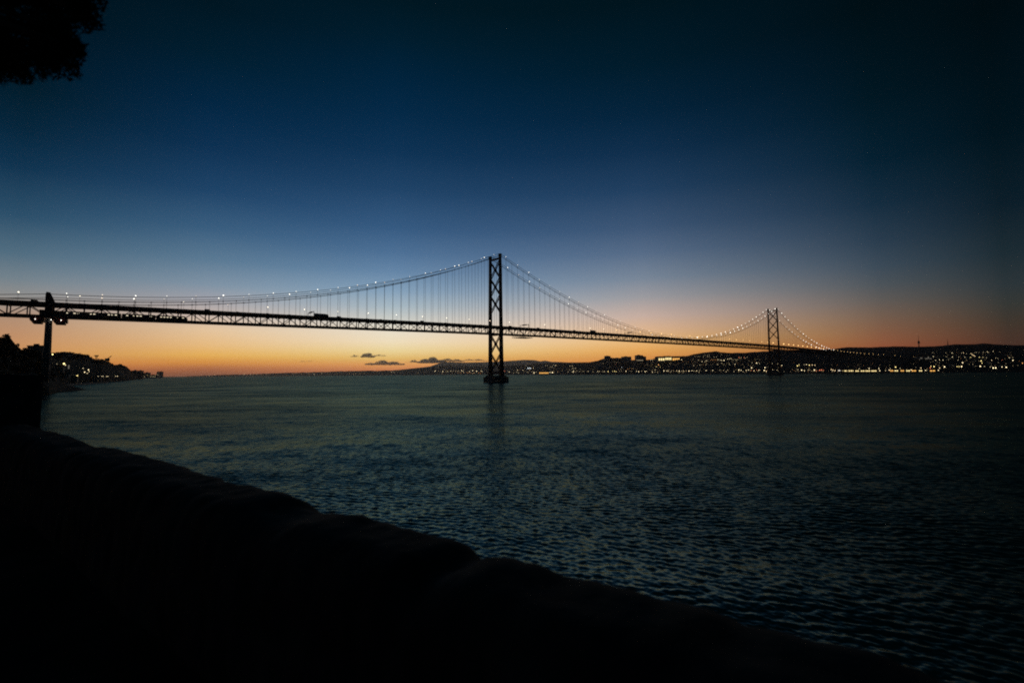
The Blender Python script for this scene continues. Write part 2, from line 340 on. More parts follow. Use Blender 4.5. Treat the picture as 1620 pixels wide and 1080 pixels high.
for y in (-10.5, 10.5):
    mb = MB()
    ribbon(mb, S, y-.35, y+.35, -2.75, -1.65); ribbon(mb, S, y-.4, y+.4, -12.2, -11.0)
    for k in range(k0, k1+1):
        s = PAN*k; mb.bar((s, y, zt(s)-11.3), (s, y, zt(s)-2.4), .7, .85)
        if k < k1:
            s2 = PAN*(k+1)
            if k % 2: mb.bar((s, y, zt(s)-2.5), (s2, y, zt(s2)-11.3), .5, .65)
            else: mb.bar((s, y, zt(s)-11.3), (s2, y, zt(s2)-2.5), .5, .65)
    mb.build('truss', STEEL, bridge)
mb = MB()                                            # wind bracing under the rail deck
for k in range(k0, k1):
    s, s2 = PAN*k, PAN*(k+1)
    mb.bar((s, -10.4, zt(s)-12), (s2, 10.4, zt(s2)-12), .35, .3); mb.bar((s, 10.4, zt(s)-12.02), (s2, -10.4, zt(s2)-12.02), .35, .3)
mb.build('wind_bracing', STEEL, bridge)
def zcable(s):
    if s < 0: d = -s
    elif s > 1013: d = s-1013
    else: return 83+105*((s-506.5)/506.5)**2
    return 188-.4325*d+.000422*d*d+(1.3*math.sin(math.pi*min(1, d/483)) if s > 1013 else 0)
def zsec(s):
    if s < 0: return zcable(s)+3.2+1.5*min(1, -s/300)
    if s > 1013: return zcable(s)+3.2+1.5*min(1, (s-1013)/300)
    return zcable(s)+3.0+.6*math.sin(math.pi*s/1013)
cs = [-483+7*i for i in range(70)]; cs = [s for s in cs if s < -2]+[0]+[s for s in np.linspace(0, 1013, 140)[1:]]+[1013+7*i for i in range(1, 69)]+[1496]
for y in (-11.7, 11.7):
    mb = MB(); mb.tube([(-640, y, 70)]+[(s, y, zcable(s)) for s in cs]+[(1640, y, 60)], .34, 8); mb.build('main_cable', CABLE, bridge)
    mb = MB(); mb.tube([(-640, y, 66), (-545, y, 75.2)]+[(s, y, zsec(s)) for s in cs]+[(1640, y, 64)], .24, 6); mb.build('upper_cable', CABLE, bridge)
# hangers: two ropes at every panel point
hang = []
for k in range(-41, 130):
    s = PAN*k
    if abs(s) < 5 or abs(s-1013) < 5 or zcable(s) < zt(s)-1: continue
    for y in (-11.7, 11.7):
        hang.append(((BW(s, -y, 100)-Vector((0, 0, 13))).length, s, y))
hang.sort()
def hanger_mb(mb, s, y):
    top = zsec(s) if int(round(s/PAN)) % 2 else zcable(s)
    for ds in (-.22, .22): mb.tube([(s+ds, y, zt(s)-2), (s+ds, y, zcable(s))], .078, 5)
    if int(round(s/PAN)) % 2: mb.tube([(s, y, zcable(s)), (s, y, top)], .08, 5)
    mb.box(s-.5, s+.5, y-.5, y+.5, zcable(s)-.5, zcable(s)+.5)
far_h = MB()
for i, (d, s, y) in enumerate(hang):
    if i < 100: m_ = MB(); hanger_mb(m_, s, y); m_.build('hanger', CABLE, bridge)
    else: hanger_mb(far_h, s, y)
tag(far_h.build('hanger', CABLE, bridge), kind='stuff')
# lamps on the upper cables
LAMPB = emis('cable_lamp_glow', WHITE, 2.7)
LAMPC = emis('cable_lamp_dull_glow', (1, .85, .66), 1.5)
lights = []
for k in list(range(-41, 0, 2))+list(range(1, 88, 2))+list(range(89, 130, 2)):
    s = PAN*k
    for y in (-11.7, 11.7): lights.append(((BW(s, -y, 100)-Vector((0, 0, 13))).length, s, y))
lights.sort()
def lamp_mb(mb, s, y):
    z = zsec(s); mb.mi = 0; mb.box(s-.08, s+.08, y-.08, y+.08, z, z+.8); mb.box(s-.35, s+.35, y-.35, y+.35, z+.75, z+.85)
    mb.mi = 1; mb.ball((s, y, z+1.25), random.choice((.28, .34, .4, .48, .58))*(1 if s < 600 else 1.8), 8, 6)
far_l = MB()
for i, (d, s, y) in enumerate(lights):
    if i < 100: m_ = MB(); lamp_mb(m_, s, y); m_.build('cable_lamp', [CABLE, LAMPB if i % 4 else LAMPC], bridge)
    else: lamp_mb(far_l, s, y)
tag(far_l.build('cable_lamp', [CABLE, LAMPB], bridge), kind='stuff')
# towers
def tower(s0):
    tw = empty('tower', (0, 0, 0)); tw.parent = bridge
    def yl(z): return 11.75+(190-z)/190*1.6
    def hw(z): return (1.65+(190-z)/190*.65, 2.15+(190-z)/190*1.0)     # half width across, half length along
    for sg in (-1, 1):
        mb = MB(); zs = [9, 14, 14.01, 60, 120, 186, 186.01, 189]; sc_ = [1.25, 1.25, 1, 1, 1, 1, 1.12, 1.12]
        rings = []
        for z, k in zip(zs, sc_):
            a, b = hw(z); a *= k; b *= k; c = sg*yl(z)
            # cruciform leg: a box with recessed corners
            q = .55
            pts = [(-b, -a*q), (-b*q, -a*q), (-b*q, -a), (b*q, -a), (b*q, -a*q), (b, -a*q), (b, a*q), (b*q, a*q), (b*q, a), (-b*q, a), (-b*q, a*q), (-b, a*q)]
            rings.append([(s0+x, c+y, z) for x, y in pts])
        o = len(mb.v); mb.v += [v for r in rings for v in r]
        for i in range(len(rings)-1):
            for k in range(12): mb.f.append((o+i*12+k, o+i*12+(k+1) % 12, o+(i+1)*12+(k+1) % 12, o+(i+1)*12+k)); mb.m.append(0)
        mb.f.append(tuple(o+(len(rings)-1)*12+k for k in range(12))); mb.m.append(0)
        mb.build('leg', STEEL, tw)
        mb = MB(); c = sg*yl(189)
        mb.prism([(s0+2.5*math.cos(t), 188.8+2.2*math.sin(t)) for t in np.linspace(0, math.pi, 11)], c-1.5, c+1.5)
        mb.build('saddle', STEEL, tw)
    def strut(z, h, w=1.6, nm='strut'):
        mb = MB(); y = yl(z)
        mb.bar((s0-1.4, -y, z), (s0-1.4, y, z), .7, h); mb.bar((s0+1.4, -y, z), (s0+1.4, y, z), .7, h); mb.bar((s0, -y, z+h*.3), (s0, y, z+h*.3), 2.4, .4); mb.build(nm, STEEL, tw)
    def xb(zl, zh):
        mb = MB(); ya, yb = yl(zl)-1, yl(zh)-1
        for dx in (-1.2, 1.2):
            mb.bar((s0+dx, -ya, zl), (s0+dx, yb, zh), .7, 1.35); mb.bar((s0+dx+.03, ya, zl), (s0+dx+.03, -yb, zh), .7, 1.35)
        zm = (zl+zh)/2; mb.box(s0-1.7, s0+1.7, -1.7, 1.7, zm-1.7, zm+1.7); mb.build('cross_brace', STEEL, tw)
    for a, b in ((155, 181), (129, 155), (103, 129), (43, 70.5), (15.5, 43)): xb(a, b)
    strut(184, 2.2); strut(70.2, 2.2); strut(14.5, 2.4)
    pb = MB()
    # concrete foundation: stepped, with rounded ends
    def cap(lx, ly, z0, z1):
        pr = []
        for k in range(24):
            t = 2*math.pi*k/24; x = lx*max(-1, min(1, 1.35*math.cos(t))); y = ly*max(-1, min(1, 1.12*math.sin(t))); pr.append((x, y))
        n = len(pr); pb.add([(s0+x, y, z0) for x, y in pr]+[(s0+x, y, z1) for x, y in pr], [tuple(range(n-1, -1, -1)), tuple(range(n, 2*n))]+[(i, (i+1) % n, (i+1) % n+n, i+n) for i in range(n)])
    cap(11.5, 20.5, -6, 7.2); cap(12, 21, 7.2, 8.0)
    pb.box(s0-6, s0+6, -17.5, 17.5, 8.0, 10.2)
    pb.build('foundation', CONC, bridge)
tower(0); tower(1013)
# anchor pier on the south bank and the land piers of both viaducts
s0 = -482.5
mb = MB()
for t in (-9.5, 9.5):
    mb.add([(s0-2.4, t-2.2, -4), (s0+2.4, t-2.2, -4), (s0+2.4, t+2.2, -4), (s0-2.4, t+2.2, -4), (s0-1.6, t-1.6, 62.6), (s0+1.6, t-1.6, 62.6), (s0+1.6, t+1.6, 62.6), (s0-1.6, t+1.6, 62.6)],
           [(0,3,2,1),(4,5,6,7),(0,1,5,4),(1,2,6,5),(2,3,7,6),(3,0,4,7)])
mb.box(s0-1.9, s0+1.9, -8, 8, 52, 56); mb.box(s0-1.9, s0+1.9, -8, 8, 20, 24)
mb.build('anchor_pier', CONC, bridge)
for t in (-11.7, 11.7):
    mb = MB(); mb.prism([(s0-2.3, 62.6), (s0+2.3, 62.6), (s0+2.8, 76.5), (s0+2.7, 78.5), (s0+.7, 83.5), (s0-1.7, 83.9), (s0-2.2, 82)], t-1.1, t+1.1); mb.build('saddle_housing', STEEL, bridge)
def platform(a, b, z0, z1):
    mb = MB(); mb.box(a, b, -12, 12, z0, z0+.6); mb.box(a+1.2, b-1.2, -11, 11, z0-1.6, z0-.01)
    for y in (-11.9, 11.9):
        mb.box(a, b, y-.1, y+.1, z0+.6, z1)
    for x in (a+.1, b-.1): mb.box(x-.1, x+.1, -11.8, 11.8, z0+.6, z1)
    mb.build('inspection_platform', STEEL, bridge)
platform(-493.4, -485.4, 60.2, 63.2); platform(-479.6, -470.8, 60.2, 63.2)
LAMPS = emis('work_lamp_glow', WHITE, 3)
for s in (-490, -480.6, -474.5):
    mb = MB(); mb.box(s-.3, s+.3, -12.4, -12.02, 60.9, 61.2); mb.ball((s, -12.6, 60.8), .28); mb.build('work_lamp', LAMPS, bridge)
mb = MB(); mb.box(-488, -477.5, -10.0, 10.0, 64.1, 69.2); mb.build('equipment_cabin', STEEL, bridge)
vp = [-560, -640, -720]+list(range(1496, 2950, 76))
for s in vp:
    mb = MB(); d = 12.3 if s < 1500 else 3.3
    zb = 20 if s > 1700 else 0
    for t in (-7, 7): mb.box(s-1.5, s+1.5, t-1.6, t+1.6, -3, zt(s)-d-1)
    mb.box(s-1.8, s+1.8, -9.5, 9.5, zt(s)-d-1, zt(s)-d); mb.build('viaduct_pier', CONC, bridge)
SV = list(np.arange(S1, 2960, 38.0))
mb = MB(); ribbon(mb, SV, -10.2, 10.2, -3.2, -1.0); mb.build('viaduct_deck', CONC, bridge)
# inspection gantry slung under the main span
mb = MB(); z1 = zt(52)-12.3
for y in (-9, 9):
    for z in (z1-3.4, z1-.6): mb.bar((40, y, z), (67, y, z+.3), .35, .35)
    for i in range(8):
        a = 40+i*27/8; b = a+27/8; mb.bar((a, y, z1-3.3), (b, y, z1-.5), .22); mb.bar((a, y, z1-3.3), (a, y, z1), .22)
for i in range(9): a = 40+i*27/8; mb.bar((a, -9, z1-3.4), (a, 9, z1-3.4), .3, .3)
mb.box(44, 60, -8.8, 8.8, z1-3.2, z1-2.9); mb.build('maintenance_gantry', STEEL, bridge)

# ------------------------------------------------------------------ things on the bridge
def street_lamp_mesh(name, h, arm, r, glow):
    mb = MB(); mb.tube([(0, 0, 0), (0, 0, h*.92), (0, -arm*.4, h), (0, -arm, h+.1)], [.14, .1, .08, .06], 6)
    return mb.mesh('pole', POLE), glow_mesh(arm, h, r, glow)
def glow_mesh(arm, h, r, glow):
    mb = MB(); mb.ball((0, -arm, h), r, 8, 6, .8); return mb.mesh('lantern', glow)
DL_W = emis('deck_lamp_glow', (1, .9, .68), 4); DL_O = emis('deck_lamp_amber_glow', (1, .6, .22), 3.4); DL_D = emis('deck_lamp_faint_glow', (1, .8, .6), 1.5)
pole_me, _ = street_lamp_mesh('street_lamp', 10.3, 1.6, .3, DL_W)
gl = {'w': glow_mesh(1.6, 10.3, .5, DL_W), 'o': glow_mesh(1.6, 10.3, .7, DL_O), 'd': glow_mesh(1.6, 10.3, .4, DL_D), 'O': glow_mesh(1.6, 10.3, 1.35, DL_O)}
deck_l = [-2-38.5*i for i in range(13, -1, -1)]+[36.5+38.5*i for i in range(38)]
deck_l += [1540, 1575, 1609, 1650, 1687, 1727, 1760, 1805, 1850, 1898, 1950, 2013, 2076, 2165, 2250, 2458, 2565, 2869]
groups = {}
for s in deck_l:
    sec = 'approach spans left of the anchor pier' if s < -483 else 'side span between the bank pier and the central tower' if s < 0 else 'main span between the two towers' if s < 1013 else 'side span right of the far tower' if s < 1496 else 'viaduct across the far hillside'
    groups.setdefault(sec, []).append(s)
for sec, ss in groups.items():
    for i, s in enumerate(ss):
        rt = empty('street_lamp', BW(s, -9.6, zt(s)-1.0), AL+math.pi)
        kind = 'w'
        if s > 300: kind = 'o'
        if s > 1013: kind = 'O' if s < 1500 else 'o'
        if s in (-425.5, -348.5, 75.0, 190.5) or (i % 5 == 3 and s > -50 and s < 1013): kind = 'd'
        if s < -483: kind = 'w'
        # the arm reaches over the road
        for nm, me in (('pole', pole_me), ('lantern', gl[kind])):
            o = bpy.data.objects.new(nm, me); C.objects.link(o); o.parent = rt
        word = {'w': 'white', 'o': 'amber', 'd': 'faint', 'O': 'bright amber'}[kind]
        short = {'approach spans left of the anchor pier': 'on bridge deck left of the bank pier', 'side span between the bank pier and the central tower': 'on bridge deck between bank pier and central tower',
                 'main span between the two towers': 'on main span, counting from the central tower', 'side span right of the far tower': 'on bridge deck right of the far tower', 'viaduct across the far hillside': 'on viaduct crossing the far hillside'}[sec]
        tag(rt, '%s %s road lamp %s' % (ordn(i+1), word, short), 'street lamp', 'road lamps on the '+sec)
# gantries with road signs
def gantry(s, h, label):
    rt = empty('sign_gantry', BW(s, 0, zt(s)-1.0), AL); tag(rt, label, 'sign gantry', 'sign gantries across the bridge road')
    for y in (-9.9, 9.9): m_ = MB(); m_.box(-.25, .25, y-.25, y+.25, 0, h); m_.build('post', POLE, rt)
    m_ = MB()
    for z in (h-.9, h): m_.bar((0, -9.9, z), (0, 9.9, z), .35, .25)
    for i in range(10): m_.bar((0, -9.9+i*1.98, h-.9), (0, -9.9+(i+1)*1.98, h), .15, .15)
    m_.build('beam', POLE, rt)
    m_ = MB(); m_.box(-.5, -.28, -5.5, 4.5, h-1.3, h+.45); m_.build('sign_panel', POLE, rt)
gantry(-267.8, 6.2, 'dark sign gantry over the bridge road just left of the long truck')
gantry(58, 6.3, 'sign gantry over the bridge road just right of the central tower')
gantry(330, 6.0, 'small distant sign gantry over the middle of the main span')
# road vehicles
def wheel(mb, x, y, r=.34, w=.24):
    mb.tube([(x, y-w/2, r), (x, y+w/2, r)], r, 12)
def car(s, t, kind, paint, label):
    rt = empty('van' if kind == 'van' else 'car', BW(s, t, zt(s)-1.0), AL)
    tag(rt, label, kind, 'small vehicles driving over the bridge')
    b = MB()
    if kind == 'van':
        b.prism([(-2.6,.35),(2.6,.35),(2.65,1.0),(2.0,1.25),(1.45,2.2),(1.2,2.4),(-2.5,2.4),(-2.65,2.2)], -.95, .95)
        g = MB(); g.prism([(2.02,1.28),(1.5,2.12),(1.35,2.12),(1.35,1.28)], -.97, .97)
    else:
        b.prism([(-2.15,.32),(2.15,.32),(2.2,.75),(1.25,.98),(.55,1.58),(-1.1,1.62),(-1.8,1.05),(-2.2,.95)], -.88, .88)
        g = MB(); g.prism([(1.15,1.0),(.52,1.52),(-1.05,1.55),(-1.6,1.05)], -.9, .9)
    b.build('body', paint, rt); g.build('window', GLASS, rt)
    wx = 1.7 if kind == 'van' else 1.35
    for x in (-wx, wx):
        for y in (-.8, .8): w_ = MB(); wheel(w_, x, y); w_.build('wheel', RUB, rt)
cs_ = [(-491,'van'),(-369,'van'),(-342.6,'car'),(-314.6,'car'),(-292.5,'car'),(-238,'van'),(-204,'car'),(-186,'car'),(-167,'car'),(-128,'van'),(-91.7,'car'),(-32.7,'car'),(23.5,'van'),(81.7,'van'),(118,'car'),(167,'van'),(182,'car'),(1155,'van')]
cl = sorted([c for c in cs_ if c[0] < 0], key=lambda c: -c[0]); cr_ = sorted([c for c in cs_ if c[0] >= 0])
for side, lst in (('left', cl), ('right', cr_)):
    for i, (s, k) in enumerate(lst):
        car(s, 6.4, k, CAR[i % 3], '%s on the bridge deck, %s small vehicle %s of the central tower' % (k, ordn(i+1), side))
def truck(s, ln, label):
    rt = empty('truck', BW(s, 8.3, zt(s)-1.0), AL); tag(rt, label, 'truck', 'trucks crossing the bridge')
    m_ = MB(); m_.box(-ln/2, ln/2-2.8, -1.25, 1.25, 1.1, 4.0); m_.box(-ln/2, ln/2-2.9, -1.0, 1.0, .7, 1.09); m_.build('trailer', TRAINP, rt)
    m_ = MB(); m_.prism([(ln/2-2.5,.5),(ln/2,.5),(ln/2,1.9),(ln/2-.35,3.1),(ln/2-.9,3.7),(ln/2-2.5,3.8)], -1.2, 1.2); m_.build('cab', CAR[0], rt)
    m_ = MB(); m_.prism([(ln/2+.03,1.95),(ln/2-.3,3.05),(ln/2-.45,3.0),(ln/2-.2,1.95)], -1.05, 1.05); m_.build('windscreen', GLASS, rt)
    for x in (-ln/2+1.2, -ln/2+2.5, ln/2-4.2, ln/2-1.2):
        for y in (-1.1, 1.1): w_ = MB(); wheel(w_, x, y, .5, .35); w_.build('wheel', RUB, rt)
truck(-259, 15.5, 'long dark truck crossing the bridge left of the central tower')
truck(213, 13, 'tall boxy truck on the bridge right of the central tower')
# commuter train on the lower deck
def train():
    zf = lambda s: zt(s)-10.7
    rt = empty('commuter_train', BW(-440, 3, zf(-440)), AL); tag(rt, 'dark commuter train with small lit windows on the lower deck of the bridge', 'train')
    wl = emis('train_window_glow', (1, .85, .6), 1.1)
    for i in range(4):
        a, b = -485+i*25.1, -485+i*25.1+24.6
        f = lambda s: (s+440, zf(s)-zf(-440))
        m_ = MB(); (xa, za), (xb, zb) = f(a), f(b)
        nose = 2.2 if i == 3 else 0
        pr = [(xa, za+.5), (xb, zb+.5), (xb, zb+2.0), (xb-nose, zb+3.9), (xb-nose-.4, zb+4.2), (xa+.4, za+4.2), (xa, za+3.9)]
        m_.prism(pr, -1.45, 1.45); c = m_.build('carriage', TRAINP, rt)
        for k in range(8):
            u = (k+.5)/8
            if random.random() < .45: continue
            x = xa+2.5+(xb-xa-5)*u; z = za+(zb-za)*u
            w_ = MB(); w_.box(x-.7, x+.7, -1.52, -1.46, z+2.3, z+2.95); w_.build('window', wl, c)
        for k in (.12, .22, .78, .88):
            x = xa+(xb-xa)*k; z = za+(zb-za)*k; w_ = MB(); w_.tube([(x, -1.1, z+.45), (x, 1.1, z+.45)], .42, 10); w_.build('wheelset', RUB, c)
train()

# ------------------------------------------------------------------ lamps on the banks
SZ = {'s': (.9, 1.7, 'tiny'), 'm': (1.2, 2.8, 'small'), 'L': (1.6, 3.6, 'bright'), 'X': (1.9, 3.0, 'very bright'), 'd': (.8, .9, 'faint')}
CL = {'w': ((1, .80, .46), 'white'), 'y': (YEL, 'yellow'), 'o': (ORANGE, 'orange'), 'a': (WARM, 'amber'), 'r': (RED, 'reddish'), 'c': (COOL, 'cool white')}
lamp_cache = {}
def bank_lamp_meshes(sz, c, k):
    key = (sz, c, k)
    if key not in lamp_cache:
        r, st, _ = SZ[sz]; mt = emis('lamp_%s_%s_glow' % (CL[c][1].replace(' ', '_'), SZ[sz][2].replace(' ', '_')), CL[c][0], st)
        h = 8.0
        a = MB(); a.tube([(0, 0, -1.5), (0, 0, h)], [.18, .1], 5); b = MB(); b.ball((0, 0, h+.2), r*k, 8, 6); a.mi = 1; a.ball((0, 0, h+.2), r*k, 8, 6)
        lamp_cache[key] = a.mesh('street_lamp', [POLE, mt])
    return lamp_cache[key]
BANK = []
def bank(zone, where, cat_group, lst, on):
    for i, (x, y, c) in enumerate(sorted(lst)): BANK.append((x, y, c, i, where, cat_group, on))
def place_bank():
    """the 230 lamps that show most become things of their own, the faintest rest is one object"""
    order = sorted(range(len(BANK)), key=lambda i: (-SZ[BANK[i][2][0]][1], i)); keep = set(order[:228]); rest = MB(); mats = [POLE]; keyi = {}
    for n_, (x, y, c, i, where, grp, on) in enumerate(BANK):
        q = on(x, y, 8.2); d = q.y
        k = .5 if d < 800 else .75 if d < 1400 else 1.0 if d < 3500 else 1.7 if d < 6000 else 2.6 if d < 10000 else 3.6
        me = bank_lamp_meshes(c[0], c[1], k)
        if n_ in keep:
            o = bpy.data.objects.new('street_lamp', me); C.objects.link(o); o.location = q
            tag(o, '%s lamp from left %s, %s %s' % (ordn(i+1), where, SZ[c[0]][2], CL[c[1]][1]), 'street lamp', grp)
        else:
            mt = me.materials[1]
            if mt.name not in keyi: keyi[mt.name] = len(mats); mats.append(mt)
            o0 = len(rest.v); rest.v += [tuple(v.co+q) for v in me.vertices]
            for p in me.polygons: rest.f.append(tuple(o0+j for j in p.vertices)); rest.m.append(0 if p.material_index == 0 else keyi[mt.name])
    rnd = random.Random(11); extra = []
    for n_ in range(480):
        z_ = rnd.random()
        if z_ < .3: x, y, on = rnd.uniform(1000, 1215), rnd.gauss(573, 5), on_city
        elif z_ < .5: x, y, on = rnd.uniform(900, 1330), rnd.uniform(584, 589), on_city
        elif z_ < .62: x, y, on = rnd.uniform(800, 905), rnd.uniform(579, 589.5), on_coast
        elif z_ < .72: x, y, on = rnd.uniform(685, 765), rnd.uniform(584, 589.5), on_coast
        elif z_ < .8: x, y, on = rnd.uniform(330, 685), None, on_coast
        elif z_ < .92: x, y, on = rnd.uniform(1475, 1620), rnd.uniform(556, 580), on_city
        else: x, y, on = rnd.uniform(1225, 1500), rnd.uniform(572, 587), on_city
        if y is None: y = np.interp(x, [330, 450, 560, 685], [593.8, 591.8, 590.2, 588])+rnd.uniform(-1.2, 1.2); y = max(y, 586)
        elif True: y = min(589.5, max(561 if x < 1400 else 556, y)); q = on(x, y, 8.2); d = q.y
        k = .8 if d < 3500 else 1.4 if d < 6000 else 2.2
        me = bank_lamp_meshes('d', rnd.choice('waaaoy'), k)
        mt = me.materials[1]
        if mt.name not in keyi: keyi[mt.name] = len(mats); mats.append(mt)
        o0 = len(rest.v); rest.v += [tuple(v.co+q) for v in me.vertices]
        for p in me.polygons: rest.f.append(tuple(o0+j for j in p.vertices)); rest.m.append(0 if p.material_index == 0 else keyi[mt.name])
    tag(rest.build('street_lamp', mats), 'faint tiny lamps scattered over the dark far banks', 'street lamp', None, 'stuff')
A = lambda sz, *p: [(a, b, sz) for a, b in p]
bank('coast', 'on the faint distant coastline', 'lamps along the distant coast', A('sa',(319,593),(326,593.3),(340,593),(355,592.7),(370,591.3),(395.8,592),(401,592),(406.7,592),(421.7,591.8),(463,592),(477,592),(490,592),(509,589.7),(553,591),(558,591),(563,591),(569,590.8),(576,590.8),(661.6,589.8))+A('mw',(331.5,593.7),(386.3,592.1),(396,591.9),(496.7,591.3),(619.2,588.8),(622.8,588.8))+A('dw',(628,584.4),(631,584),(641,584),(646,584.2),(693.2,580.8)), on_coast)
bank('west', 'in bright town left of central tower', 'lamps of the town behind the central tower', A('Lw',(688.4,586.8),(700.5,587.5),(730.6,586.2),(747.6,586.2),(754.1,587))+A('mw',(708.3,587.7),(712.8,586.6),(733.2,587.7),(742.4,587.5),(761.9,587))+A('sa',(694,586.8),(699.2,590.4),(723.8,587),(721.2,586.8),(747.6,590.6),(763,588.6))+A('so',(725,589.3),(729,589.8),(734,589.6),(738,589),(740.5,589.8),(744,589.4),(750,589.5),(757,589.6),(760,589.8)), on_coast)
bank('mid', 'on bank just right of central tower', 'lamps on the bank right of the central tower', A('sw',(781.9,589.3),(786.3,589.3),(803.7,586.7),(812.2,590),(817.8,588.7),(820.3,589.6),(831,582.6),(834.8,589),(838,585.5),(831.9,578.6),(841.5,588),(848.5,588.4),(876.3,589.3),(882.4,588.5),(863.6,578),(866,578.2),(875.6,577.6),(873.7,579.4),(870.7,580.4),(878,579.4))+A('mw',(805.8,588.1),(818.9,585.5),(827.2,585.5),(844,582.4),(870,588.9))+A('Lc',(835.2,582.4),(837.4,582.4),(839.5,582.4))+A('mr',(798,587))+A('Xw',(844.8,589.6),(874,589.1))+A('ma',(879.5,577.5),(881.8,577.2),(884,577),(886.5,576.7),(889,576.3),(891.5,576),(893.8,575.8))+A('mo',(853,589.6),(856,589.4),(858.5,589.6),(861,589.2),(863.5,589.6),(866,589.6)), on_coast)
bank('low', 'along waterfront left of the skyline blocks', 'waterfront lamps below the skyline blocks', A('Lw',(907.4,586.7),(906.9,588.6),(990.5,586.9))+A('mw',(930.6,587.4),(945.5,587.3),(956.3,587.3),(948,587.6))+A('sw',(898.5,588),(904.4,587.8),(898.7,588),(913,586.6),(911,587.8),(917,587.4),(922,587.4),(923.8,587.4),(938,588),(953.7,587.4),(980,587),(983,587),(997,587),(999.5,587))+A('Ly',(962.2,587.4),(972.6,587))+A('my',(969.3,587.4),(975,587.4)), on_city)
bank('slope', 'on slope above the waterfront, under skyline blocks', 'lamps on the slope below the skyline blocks', A('dw',(905.9,574.6),(954.4,574.5),(965,580),(940,581))+A('sw',(901.9,578.7),(905.6,578.7),(906.8,582.4),(910.5,582.2),(918,583.9),(973,573),(976.3,572.6),(982.6,584),(1001.5,582.6))+A('sr',(974.7,575.4))+A('mc',(983.9,580.4))+A('so',(993,583),(996,583),(999,583)), on_city)
bank('front', 'in long waterfront row before far tower', 'waterfront row left of the far tower', A('mw',(1007,587),(1023,586.7),(1032.2,588.3),(1055.2,586.5),(1057,586.5),(1094.8,586.3),(1102.2,586.5),(1117.3,585.8),(1127.8,585.6),(1172.6,585.4),(1180.8,585.8),(1184.3,585),(1201,585.4))+A('Lw',(1010.4,587.6),(1020.7,587.6),(1050.4,586.7),(1074.8,586.8),(1090,586.5),(1169,585.1),(1209.3,585.8))+A('ma',(1070.7,586.5),(1081.9,586.6),(1192.9,586.2),(1212.4,587))+A('sw',(1015.2,586.8),(1031.9,585.9),(1036.3,588.4),(1040.4,588.7),(1062.2,586.5),(1065.6,586.6),(1078.5,586.6),(1085.6,586.5),(1098.1,586.7),(1106.7,586),(1061,588.6),(1074.4,588.3),(1106,588.3),(1080.7,589),(1139,585.6),(1144.8,585.6),(1151,585.4),(1149,587.8),(1161,587.8),(1176,587.8))+A('sr',(1189,585.8),(1197.2,585.1)), on_city)
bank('front2', 'in waterfront row beyond the far tower', 'waterfront row around the far tower', A('mw',(1222.3,585),(1229.6,585.1),(1272.7,586.2))+A('sw',(1262.5,584.5),(1279,585))+A('Lw',(1268.5,585.4),(1288.4,585.1))+A('mr',(1297,585.4),(1300,585))+A('sr',(1291.7,586.2),(1303,585.4))+A('ma',(1313,586),(1315.6,584),(1318.2,585),(1321.2,585.8))+A('sw',(1324.3,585.8),(1317,586.8)), on_city)
bank('hill', 'on hillside under the bridge main span', 'lamps on the hillside left of the far tower', A('mw',(1036.7,585),(1111.3,571.5),(1118.5,570.4),(1136.7,568.5),(1140.2,569),(1142.4,569.8),(1152,567.8),(1155.3,567.2),(1157.7,567),(1163.3,576.1))+A('Lw',(1078.9,568.9),(1146.2,569.8),(1197.7,573.9),(1210.6,581.5))+A('Xw',(1189.5,581.7))+A('my',(1038.5,579.8),(1045,580.6))+A('Lo',(1042.2,576.9))+A('sw',(1060.4,575.2),(1097,568.3),(1100.4,563.2),(1107.8,563.6),(1105.2,563.6),(1114.8,562.8),(1113.7,564.6),(1105.6,570),(1115.6,571.9),(1097.8,578.1),(1107.4,577.4),(1117.3,577),(1117.7,562),(1120.7,562),(1123.2,561.6),(1120,564.4),(1122.6,564.5),(1126.4,564.4),(1130.7,564.5),(1134.6,564.4),(1142.5,560.6),(1149,567.8),(1160.5,569),(1164,569),(1167,568),(1185,568.5),(1135.9,576.3),(1142.5,574.6),(1145.8,576.3),(1154.9,576.3),(1190.6,573.7),(1202,575),(1030.4,569.4),(1032.6,569),(1036.3,569.2))+A('dw',(1086,575.2),(1032.6,573),(1197,568.6),(1200,568.5),(1203,568.6))+A('so',(1125,569.2),(1126.8,569.3),(1128.5,569.2),(1130.2,569.4),(1132,569.3),(1134,569.2))+A('mr',(1170,565.3),(1178.2,565.6))+A('sa',(1171.4,566.3),(1174.3,565.3),(1180,566),(1183,565)), on_city)
bank('hill2', 'on slope just right of far tower', 'lamps on the slope right of the far tower', A('sw',(1222.7,575),(1231,575.3),(1272.8,576.7))+A('mw',(1237.4,578),(1276.7,576.5))+A('Ly',(1262,578.5),(1281,577.2))+A('my',(1264.6,577.3))+A('ma',(1285.8,577),(1290,577.3)), on_city)
bank('dock', 'around the long lit waterfront hall', 'lamps around the lit waterfront hall', A('mw',(1359.7,583.2),(1375.3,582.8),(1390.9,583),(1392,586.2),(1464.5,586.2),(1484.8,586))+A('sw',(1401.3,586.2),(1409,582.6),(1424.6,582.6))+A('ma',(1407,585.2),(1441.8,585),(1457.5,582),(1487,582))+A('Ly',(1417.4,580.4),(1478.3,579.8))+A('my',(1473.5,579.4))+A('mr',(1472.3,581.8)), on_city)
